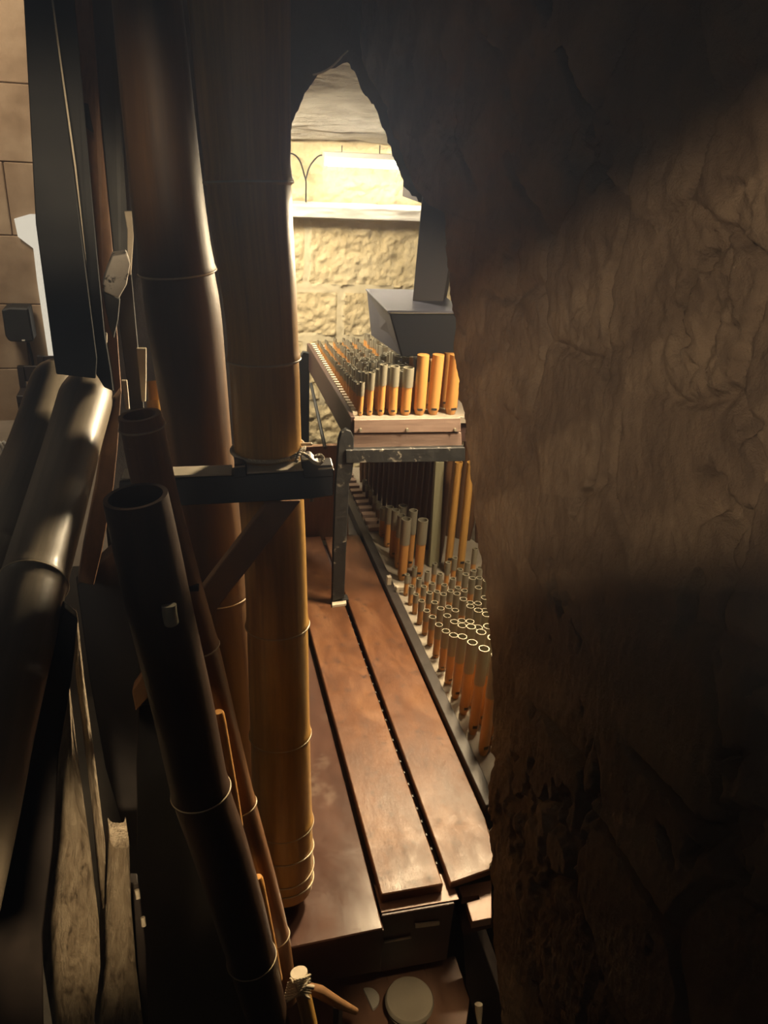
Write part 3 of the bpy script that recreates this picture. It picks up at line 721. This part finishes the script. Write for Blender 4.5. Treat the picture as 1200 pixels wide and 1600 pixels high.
# front rail holding the tall pipes
DR = 1.145
rl = empty('pipe_rail', W(400, 760, DR), 'dark notched rail tied across the two huge bamboo pipes', 'rail')
d_ = ray(400, 760).normalized(); ext = Vector((d_.x, d_.y, 0)).normalized()*0.03
prism('beam', [W(x, y, DR) for x, y in ((186, 752), (276, 748), (522, 733), (521, 775), (487, 780), (300, 790), (186, 795))], ext, 'black_wood', rl)
for (a_, b_) in (((190, 745), (362, 738)), ((386, 737), (474, 731))):
    pz_ = [W(a_[0], a_[1]+4, DR-.003), W(b_[0], b_[1]+5, DR-.003), W(b_[0], b_[1], DR+.012), W(a_[0], a_[1], DR+.012)]
    e0 = W(a_[0], a_[1]+4, DR-.004); e1 = W(b_[0], b_[1]+5, DR-.004)
    s = prism('edge_highlight', [e0, e1, e1+ext*1.1, e0+ext*1.1], (0, 0, 0.003), 'edge_wood', rl, 0.0005); s['label'] = 'top edge coloured pale for the light on it'  # pale colour stands in for lamp light along the rail top
prism('notch_block', [W(x, y, DR-.004) for x, y in ((366, 726), (382, 725), (386, 745), (366, 748))], ext, 'black_wood', rl)
prism('block_top', [W(366, 729, DR-.005), W(383, 727, DR-.005), W(380, 722, DR+.02), (W(366, 723, DR+.02))], (0, 0, -0.003), 'edge_wood', rl, 0.0005)
prism('notch_block', [W(x, y, DR-.004) for x, y in ((470, 719), (486, 716), (497, 728), (520, 727), (522, 745), (474, 748))], ext, 'black_wood', rl)
prism('block_top', [W(472, 719, DR-.005), W(487, 716, DR-.005), W(484, 706, DR+.03), W(470, 709, DR+.03)], (0, 0, -0.003), 'edge_wood', rl, 0.0005)
prism('block_top', [W(497, 732, DR-.005), W(521, 730, DR-.005), W(519, 725, DR+.02), W(496, 727, DR+.02)], (0, 0, -0.003), 'edge_wood', rl, 0.0005)
prism('dowel', [W(x, y, DR+.05) for x, y in ((466, 693), (488, 693), (488, 697), (466, 697))], ext*0.2, 'edge_wood', rl, 0.001)
tube('bolt', [W(487, 779, DR), W(487, 784, DR)], 0.003, 'tin', rl, 8)
br = prism('diagonal_brace', [W(x, y, 1.16) for x, y in ((421, 784), (470, 783), (446, 815), (350, 938), (262, 1058), (212, 1112), (206, 1080), (320, 915))], ext*0.7, 'brace_wood', None, 0.0015, origin=W(330, 960, 1.16)); tag(br, 'brown diagonal wooden brace running down left from the rail', 'brace')
# rope
rp = empty('rope', W(420, 717, 1.14), 'twisted pale rope tying the golden-edged bamboo pipe to the rail', 'rope')
def twist(name, pts, r, parent, n=60, turns=30, mat='rope'):
    c = curve_pts(pts, n); fr_ = frames(c)
    for ph in (0, math.pi):
        q = [c[i] + (fr_[i][1]*math.cos(turns*2*math.pi*i/n+ph)+fr_[i][2]*math.sin(turns*2*math.pi*i/n+ph))*r*0.6 for i in range(n+1)]
        tube(name, q, r, mat, parent, 6)
c0 = None
for i in range(60):
    if py2[i] <= 705 < py2[i+1]: c0, rr0 = pa2[i], pr2[i]
loop = []
for k in range(0, 15):
    a = math.radians(205 - k*17) + math.pi
    loop.append(c0 + Vector((math.cos(a)*(rr0+.004), math.sin(a)*(rr0+.004), 0.004-0.0006*k)))
twist('strand', loop, 0.0020, rp, 200, 34)
twist('strand', [W(455, 716, 1.15), W(468, 708, 1.15), W(480, 712, 1.13), W(490, 722, 1.12), W(500, 724, 1.12), W(505, 716, 1.13), W(499, 711, 1.13), W(492, 714, 1.12)], 0.0018, rp, 90, 14)
twist('strand', [W(462, 722, 1.12), W(470, 704, 1.14), W(476, 700, 1.16)], 0.0018, rp, 30, 5)

# ================================================================== LEANING BAMBOO PIPES
bamboo('bamboo_pipe', 'nearest dark leaning bamboo pipe with wide open top', 'organ pipe',
    [(212, 775, 99, 0.900), (228, 850, 101, 0.928), (252, 960, 99, 0.972), (285, 1100, 94, 1.03), (315, 1240, 88, 1.09), (342, 1320, 86, 1.13), (375, 1430, 80, 1.18), (402, 1530, 70, 1.235), (424, 1610, 60, 1.28)],
    'bamboo_deep_shade', (1235, 1495), hollow=0.0055, group='leaning bamboo pipes')
bamboo('bamboo_pipe', 'leaning bamboo pipe just behind the nearest one with open rimmed top', 'organ pipe',
    [(218, 648, 66, 0.97), (227, 690, 68, 0.985), (245, 775, 66, 1.012), (280, 900, 62, 1.063), (312, 1010, 58, 1.11), (345, 1140, 54, 1.165), (375, 1258, 50, 1.22), (405, 1370, 50, 1.28), (428, 1460, 46, 1.33), (446, 1560, 38, 1.38)],
    'bamboo_brown', (672, 1012, 1257, 1462), hollow=0.006, group='leaning bamboo pipes')
ear = tube('mouth_ear', [W(264, 945, .925), W(265, 958, .928), W(268, 973, .936)], [.0085, .0085, .0085], 'tin', bpy.data.objects['bamboo_pipe.002'] if 'bamboo_pipe.002' in bpy.data.objects else None, 12)
tn = prism('tuning_slot', [W(292, 917, 1.045), W(311, 916, 1.05), W(311, 924, 1.05), W(294, 925, 1.045)], ext*0.25, 'black', bpy.data.objects.get('bamboo_pipe.003'), 0.0005)
def slat_pipe(label, pts, wpx, dep):
    P = [W(x, y, dep+0.0004*(y-pts[0][1])) for x, y in pts]
    root = empty('cane', P[-1], label, 'cane', 'bright canes behind the leaning pipes')
    tube('body', [P[0].lerp(P[-1], s) for s in (0, .02, .1, .4, .7, 1)], [wpx*dep/FPX/2*k for k in (.75, .95, 1, 1, 1, .9)], 'bamboo_orange', root, 14)
slat_pipe('upper bright orange cane showing between the two leaning pipes', [(341, 1112), (372, 1290)], 19, 1.092)
slat_pipe('lower bright orange cane showing between the two leaning pipes', [(402, 1370), (434, 1530)], 18, 1.215)
# two small pale bamboo tops behind
for y0, lb in ((597, 'upper small cut bamboo end beside the dark pipe at left'), (627, 'lower small cut bamboo end beside the dark pipe at left')):
    root = empty('bamboo_stub', W(250, y0+20, 1.6), lb, 'bamboo')
    tube('body', [W(243, y0, 1.6-(y0-597)*.002), W(245, y0+24, 1.6-(y0-597)*.002), W(262, y0+190, 1.72-(y0-597)*.002)], 0.017, 'bamboo_gold', root, 18, hollow=0.003)

# horizontal trumpet pipes at left
bamboo('trumpet_pipe', 'right glossy grey-brown bamboo trumpet pipe at the left, pointing at the viewer', 'organ pipe',
    [(140, 596, 52, 1.32), (134, 622, 82, 1.29), (112, 700, 84, 1.22), (84, 800, 92, 1.12), (52, 912, 100, 1.02), (28, 1010, 106, .95), (-2, 1130, 112, .88), (-30, 1260, 118, .80), (-62, 1400, 124, .73), (-90, 1520, 128, .68)],
    'bamboo_grey', (912,), group='trumpet pipes at the left', ring=True, ringr=0.0012)
bamboo('trumpet_pipe', 'left dull grey-brown bamboo trumpet pipe beside the church gap', 'organ pipe',
    [(92, 575, 46, 1.42), (86, 600, 74, 1.40), (56, 700, 84, 1.30), (20, 800, 98, 1.18), (-20, 912, 106, 1.08), (-60, 1040, 112, .98), (-90, 1130, 120, .9)],
    'bamboo_grey', (870,), group='trumpet pipes at the left', ring=False)

# ================================================================== LEFT POSTS AND TIMBERS
def post(name, label, cat, L, R_, dep, th, mat, group=None, **k):
    """upright timber between left and right outlines (photo readings, top to bottom) at depth DEP"""
    poly = [W(x, y, dep+k.get('dd', 0)*(y/600)) for x, y in L] + [W(x, y, dep+k.get('dd', 0)*(y/600)) for x, y in reversed(R_)]
    e = ray(*L[0]); e = Vector((e.x, e.y, 0)).normalized()*th
    o = prism(name, poly, e, mat, None, 0.0015, origin=sum((V3(p) for p in poly), Vector())/len(poly)); tag(o, label, cat, group); return o
post('timber_post', 'leftmost black upright post beside the church gap', 'post', [(36, -20), (56, 350), (84, 560), (88, 585)], [(79, -20), (131, 395), (152, 560), (150, 592)], 1.15, 0.035, 'black', dd=.05)
post('timber_post', 'second black upright post between the thin pale edge and the brown strip', 'post', [(80, -20), (133, 395), (146, 520), (150, 585), (163, 606)], [(115, -20), (152, 397), (164, 520), (174, 580), (178, 612)], 1.19, 0.035, 'black', dd=.05)
post('edge_highlight', 'edge highlight made as a thin pale strip between the two black posts', 'strip', [(77.5, -20), (95, 110), (116, 260), (132.5, 395)], [(80.5, -20), (98, 110), (119, 260), (135.5, 414)], 1.143, 0.004, 'edge_wood', dd=.05)  # a highlight along the post edge, painted as a pale strip
post('wooden_strip', 'brown lit upright wooden strip at top left', 'strip', [(114, -20), (129, 158), (152, 397), (162, 500), (180, 612)], [(142, -20), (158, 200), (177, 397), (182, 500), (190, 612)], 1.56, 0.02, 'brown_wood', dd=.12)
post('timber_post', 'dark grey upright post right of the brown strip', 'post', [(143, -20), (160, 200), (177, 397), (188, 520), (205, 645)], [(176, -20), (190, 200), (203, 397), (214, 520), (226, 645)], 1.64, 0.04, 'dark_grey', dd=.12)
post('wooden_strip', 'short pale wooden strip under the dark posts beside the open pipe top', 'strip', [(213, 545), (218, 590), (221, 628)], [(229, 545), (229, 590), (228, 628)], 1.66, 0.012, 'edge_wood')
post('wooden_strip', 'narrow pale strip catching light right of the grey post', 'strip', [(194, 330), (199, 360), (199, 430)], [(206, 330), (209, 370), (205, 430)], 1.70, 0.01, 'edge_wood')
post('wooden_strip', 'small pale wood peg strip above the open pipe top', 'strip', [(189, 595), (192, 615), (196, 640)], [(199, 595), (201, 615), (203, 640)], 1.62, 0.01, 'edge_wood')
pb = post('painted_block', 'chunky wooden block with peeling whitish paint at left', 'block', [(176, 400), (166, 425), (160, 446), (163, 456)], [(198, 396), (204, 412), (198, 445), (186, 466)], 1.42, 0.05, 'peeling')
post('block_under', 'dark grey wedge below the peeling painted block', 'block', [(160, 456), (166, 490), (172, 515)], [(188, 468), (185, 500), (178, 530)], 1.43, 0.04, 'dark_grey')
post('small_tab', 'small pale wooden tab sticking out of the black post', 'tab', [(150, 522), (151, 536)], [(168, 521), (168, 537)], 1.40, 0.01, 'edge_wood')
post('bracket', 'dark bracket notch on the brown strip at top left', 'bracket', [(129, 160), (131, 195), (139, 203)], [(138, 162), (142, 185), (147, 208)], 1.52, 0.02, 'black')
post('side_plank', 'greyish brown plank right of the trumpet pipes', 'plank', [(168, 640), (158, 700), (150, 760), (130, 860), (122, 910)], [(190, 612), (184, 700), (178, 760), (160, 860), (147, 915)], 1.30, 0.03, 'brown_wood')
post('side_plank', 'dark upright plank behind the nearest leaning pipe', 'plank', [(120, 915), (140, 1060), (165, 1200), (200, 1320)], [(200, 840), (220, 1060), (214, 1200), (216, 1330)], 1.34, 0.03, 'black_wood')
post('side_plank', 'long dark brown slanting plank at lower left below the trumpet pipes', 'plank', [(100, 950), (60, 1100), (30, 1240), (-20, 1420), (-40, 1700)], [(122, 968), (112, 1060), (92, 1180), (82, 1330), (66, 1460), (70, 1700)], 0.98, 0.02, 'black_wood')

def timber(name, label, cat, L, R_, dep, th, mat, seed, amp=0.004):
    """weathered timber with a relief of its own"""
    nu, nv = 26, 120
    ys = np.linspace(L[0][1], L[-1][1], nv); P = np.zeros((nu, nv, 3)); e = ray(*L[0]); e = Vector((e.x, e.y, 0)).normalized()
    for j, y in enumerate(ys):
        xl = np.interp(y, [q[1] for q in L], [q[0] for q in L]); xr = np.interp(y, [q[1] for q in R_], [q[0] for q in R_])
        a, b = W(xl, y, dep+0.0001*(y-1200)), W(xr, y, dep+0.0001*(y-1200))
        for i in range(nu):
            t = i/(nu-1); p = a.lerp(b, t); P[i, j] = p
    u = np.linspace(0, 1, nu)[:, None]*np.ones((1, nv)); v = np.linspace(0, 6, nv)[None, :]*np.ones((nu, 1))
    H = amp*2*fbm(u*6, v*1.2, seed) + amp*1.2*fbm(u*16, v*2.5, seed+3) - 0.02*np.abs(u-.5)**3*4
    for i in range(nu):
        for j in range(nv): P[i, j] -= np.array(e)*H[i, j]
    verts = P.reshape(-1, 3).tolist(); I = np.arange(nu*nv).reshape(nu, nv)
    f = np.stack([I[:-1, :-1], I[:-1, 1:], I[1:, 1:], I[1:, :-1]], -1).reshape(-1, 4).tolist()
    rim = list(I[:, 0]) + list(I[-1, 1:]) + list(I[::-1, -1][1:]) + list(I[0, ::-1][1:-1])
    b0 = len(verts)
    for r_ in rim: p = V3(verts[r_])+e*th; verts.append(tuple(p))
    n = len(rim)
    for k in range(n): f.append((int(rim[k]), int(rim[(k+1) % n]), b0+(k+1) % n, b0+k))
    f.append(tuple(b0+k for k in range(n-1, -1, -1)))
    o = mesh(name, verts, f, mat, None, smooth=True, origin=P.reshape(-1, 3).mean(0)); o.data.set_sharp_from_angle(angle=math.radians(60))
    tag(o, label, cat); return o
timber('weathered_timber', 'wide pale cracked weathered timber at the lower left', 'timber', [(106, 1065), (92, 1200), (84, 1300), (74, 1420), (68, 1520), (84, 1620)], [(108, 1065), (124, 1200), (142, 1330), (156, 1450), (158, 1520), (146, 1620)], 1.06, 0.04, 'weathered', 3)
timber('weathered_timber', 'narrow pale weathered strip right of the wide cracked timber', 'timber', [(118, 970), (116, 1040), (130, 1150), (146, 1280), (158, 1420)], [(122, 970), (134, 1080), (150, 1200), (166, 1330), (164, 1430)], 1.12, 0.03, 'weathered', 9, 0.003)
timber('weathered_timber', 'dull rounded weathered post foot right of the cracked timber', 'timber', [(174, 1326), (166, 1400), (160, 1500), (150, 1620)], [(203, 1314), (206, 1420), (214, 1520), (226, 1620)], 1.14, 0.05, 'weathered', 15, 0.003)
post('side_plank', 'slim dark plank with small pale pegs right of the weathered post foot', 'plank', [(200, 1380), (212, 1480), (218, 1620)], [(216, 1380), (228, 1480), (232, 1620)], 1.20, 0.02, 'black_wood')
for (x, y), lb in (((214, 1390), 'upper small pale peg on the slim dark plank'), ((223, 1433), 'lower small pale peg on the slim dark plank')):
    root = tube('peg', [W(x, y, 1.19), W(x+2, y+14, 1.19)], 0.0035, 'edge_wood', None, 8, origin=W(x, y, 1.19)); tag(root, lb, 'peg')

# ================================================================== LOWER PLATFORM, DISC, STICKS
pf = empty('platform', PZ(640, 1540, 0.42), 'reddish brown plank platform below the wind chest', 'platform')
zl = 0.42
xs = [(430, 1545, 452, 1640), (540, 1524, 560, 1640), (600, 1514, 632, 1640), (660, 1504, 700, 1640), (712, 1494, 724, 1640)]
for i in range(4):
    a, b = xs[i], xs[i+1]
    prism('plank', [PZ(a[0]+.6, a[1], zl), PZ(b[0]-.6, b[1], zl), PZ((734 if i == 3 else b[0]+(b[2]-b[0])*.5), 1560, zl), PZ(b[2]-.6, b[3], zl), PZ(a[2]+.6, a[3], zl)], (0, 0, -0.02), 'low_wood', pf, 0.001)
c = PZ(640, 1563, 0.50)
dk = empty('round_pot', (c.x, c.y, 0.42), 'round grey metal lidded pot below the wind chest', 'pot')
tube('lid', [c+Vector((0, 0, .006)), c, c+Vector((0, 0, -.004))], [.044, .047, .047], 'metal_disc', dk, 40)
tube('body', [c+Vector((0, 0, -.004)), (c.x, c.y, 0.421)], [.040, .036], 'black', dk, 32)
torus_ring('rim', c+Vector((0, 0, -.02)), (0, 0, 1), .041, .0015, 'tin', dk, 40)
q = PZ(575, 1561, 0.43)
v = [q + Vector((0, 0, 0))]; pts = []
for k in range(17):
    a = math.radians(-78+k*180/16); pts.append(Vector((q.x+.023*math.cos(a), q.y+.023*math.sin(a), 0.432)))
o = prism('half_disc', pts, (0, 0, -0.008), 'white', None, 0.0005, origin=q); tag(o, 'small white half-round disc left of the round pot', 'disc')
o = prism('beam', [W(x, y, 1.62) for x, y in ((722, 1445), (745, 1452), (800, 1605), (745, 1605), (728, 1540))], (0.02, 0.05, 0), 'duct', None, 0.0015, origin=W(760, 1530, 1.62)); tag(o, 'dusty dark beam sloping down beside the stone wall', 'beam')
o = prism('beam', [W(x, y, 1.56) for x, y in ((720, 1440), (770, 1428), (770, 1450), (724, 1462))], (0.0, 0.05, 0), 'front_wood', None, 0.0015, origin=W(745, 1445, 1.56)); tag(o, 'short dark crossbeam below the notched plate', 'beam')
o = tube('peg', [W(748, 1569, 1.58), W(748, 1580, 1.58), W(749, 1600, 1.58)], [.008, .0075, .004], 'edge_wood', None, 12, origin=W(748, 1590, 1.58)); tag(o, 'round-headed pale peg at the bottom beside the sloping beam', 'peg')
o = tube('stick', [W(468, 1524, 1.30), W(472, 1545, 1.30), W(484, 1600, 1.30), W(490, 1640, 1.30)], [.0125, .0125, .0125, .0125], 'bamboo_gold', None, 18, origin=W(480, 1600, 1.36)); tag(o, 'bright orange bamboo stick lashed with cord at the bottom', 'stick')
o = tube('stick', [W(470, 1541, 1.34), W(500, 1550, 1.36), W(530, 1568, 1.38), W(556, 1580, 1.40)], [.009, .011, .009, .006], 'brace_wood', None, 12, origin=W(500, 1550, 1.36)); tag(o, 'dark tapering stick crossing the lashed bamboo stick', 'stick')
o = prism('stick', [W(x, y, 1.40) for x, y in ((520, 1574), (529, 1576), (528, 1620), (519, 1620))], (0.01, 0.01, 0), 'black_wood', None, 0.001, origin=W(524, 1600, 1.4)); tag(o, 'short dark upright stick below the tapering stick', 'stick')
tube('cane_end', [W(467, 1519, 1.297), W(469, 1530, 1.30)], 0.014, 'edge_wood', bpy.data.objects['stick'], 14)
ln = empty('cord_lashing', W(466, 1550, 1.33), 'pale cord lashing round the bamboo stick and leaning pipe foot', 'cord')
for k in range(7):
    y = 1530+4.2*k
    twist('strand', [W(450-k, y+6, 1.30), W(461, y+2, 1.28), W(474, y-2, 1.28), W(485, y-7+k*1.5, 1.30)], 0.0013, ln, 24, 5)
twist('strand', [W(454, 1528, 1.285), W(466, 1548, 1.275), W(484, 1560, 1.29)], 0.0013, ln, 24, 5)
twist('strand', [W(484, 1530, 1.285), W(468, 1550, 1.275), W(447, 1566, 1.29)], 0.0013, ln, 24, 5)
tube('cord_end', [W(478, 1541, 1.28), W(491, 1543, 1.28)], 0.0035, 'rope', ln, 8)

# ================================================================== CHURCH SEEN THROUGH THE LEFT GAP
YC = 6.0
ZF = PY(30, 655, YC).z
w = box('wall_far', (-3.4, YC, ZF-0.1), (-0.2, YC+0.2, 4.0), 'church_stone', bev=0); tag(w, 'warm sandy stone church wall seen through the left gap', kind='structure')
for j, zz in enumerate((-0.15, 0.3, 0.75, 1.2, 1.65, 2.1, 2.55, 3.0, 3.45)):
    for k in range(4):
        x0 = -2.6+0.62*k+(0.31 if j % 2 else 0)
        box('stone', (x0+.003, YC-0.02, zz+.002), (x0+0.617, YC+0.01, zz+0.448), 'church_stone', w, 0.006, origin=(x0, YC, zz))
f1 = box('floor', (-3.4, 3.65, ZF-0.03), (-0.2, YC, ZF), 'church_floor', bev=0); tag(f1, 'pale church floor far below at the left', kind='structure')
def ch(name, px, mat, th, Y, **k):
    return prism(name, [PY(x, y, Y) for x, y in px], (0, th, 0), mat, None, 0.004, origin=PY(*px[0], Y))
sp = empty('loudspeaker', PY(26, 508, 5.8), 'black wall loudspeaker seen through the left gap', 'speaker')
prism('cabinet', [PY(x, y, 5.78) for x, y in ((2, 484), (14, 481), (44, 482), (53, 533), (42, 535), (14, 534), (8, 525))], (0, 0.16, 0), 'black', sp, 0.01)
prism('badge', [PY(x, y, 5.775) for x, y in ((34, 531), (39, 531), (39, 533), (34, 533))], (0, 0.01, 0), 'white', sp, 0)
o = tube('cable', curve_pts([PY(x, y, 5.96) for x, y in ((44, 535), (50, 560), (55, 590), (59, 612))], 16), 0.010, 'black', None, 6, origin=PY(50, 560, 5.96)); tag(o, 'dark cable hanging below the wall loudspeaker', 'cable')
wn = prism('window_2', [PY(x, y, 5.95) for x, y in ((46, 335), (22, 342), (28, 370), (52, 388), (58, 440), (70, 520), (76, 560), (70, 600), (120, 600), (80, 335))], (0, 0.02, 0), 'sky_white', None, 0); tag(wn, 'bright church window edge beside the black post', kind='structure')
def chair(label, x, y, s):
    c = PY(x, y, 5.6); r = empty('chair', c, label, 'chair', 'dark chairs by the church wall')
    for dx in (-.12*s, .12*s):
        for dy in (0, .25*s):
            box('leg', (c.x+dx-.02, c.y+dy-.02, ZF), (c.x+dx+.02, c.y+dy+.02, c.z+(.30*s if dy else 0)), 'duct', r, 0)
    box('seat', (c.x-.15*s, c.y-.04, c.z-.02), (c.x+.15*s, c.y+.28*s, c.z+.03), 'duct', r, 0.004)
    box('backrest', (c.x-.15*s, c.y+.24*s, c.z+.12*s), (c.x+.15*s, c.y+.27*s, c.z+.30*s), 'duct', r, 0.004)
chair('small dark wooden chair below the wall loudspeaker', 50, 622, 0.6)
chair('dark chair half hidden by the trumpet pipe in the church', 78, 598, 0.5)
o = ch('cloth_bundle', ((-12, 722), (8, 716), (22, 718), (14, 740), (-12, 760)), 'blue', 0.2, 4.8); tag(o, 'blue bundle at the left picture edge', 'bundle')
for x0 in (-4, 3, 10):
    o = tube('chair_rail', curve_pts([PY(x0-6, 690, 4.78), PY(x0+2, 698, 4.78), PY(x0+8, 715, 4.78)], 10), 0.011, 'white', None, 8, origin=PY(x0, 698, 4.78))
    tag(o, {-4: 'leftmost', 3: 'middle', 10: 'rightmost'}[x0] + ' of the three white curved rails above the blue bundle', 'rail')
o = ch('ledge', ((10, 722), (21, 715), (22, 719), (12, 727)), 'white', 0.1, 4.75); tag(o, 'white folded sheet on the blue bundle', 'sheet')

for ob in [PROTO] + PARTS: bpy.data.objects.remove(ob, do_unlink=True)
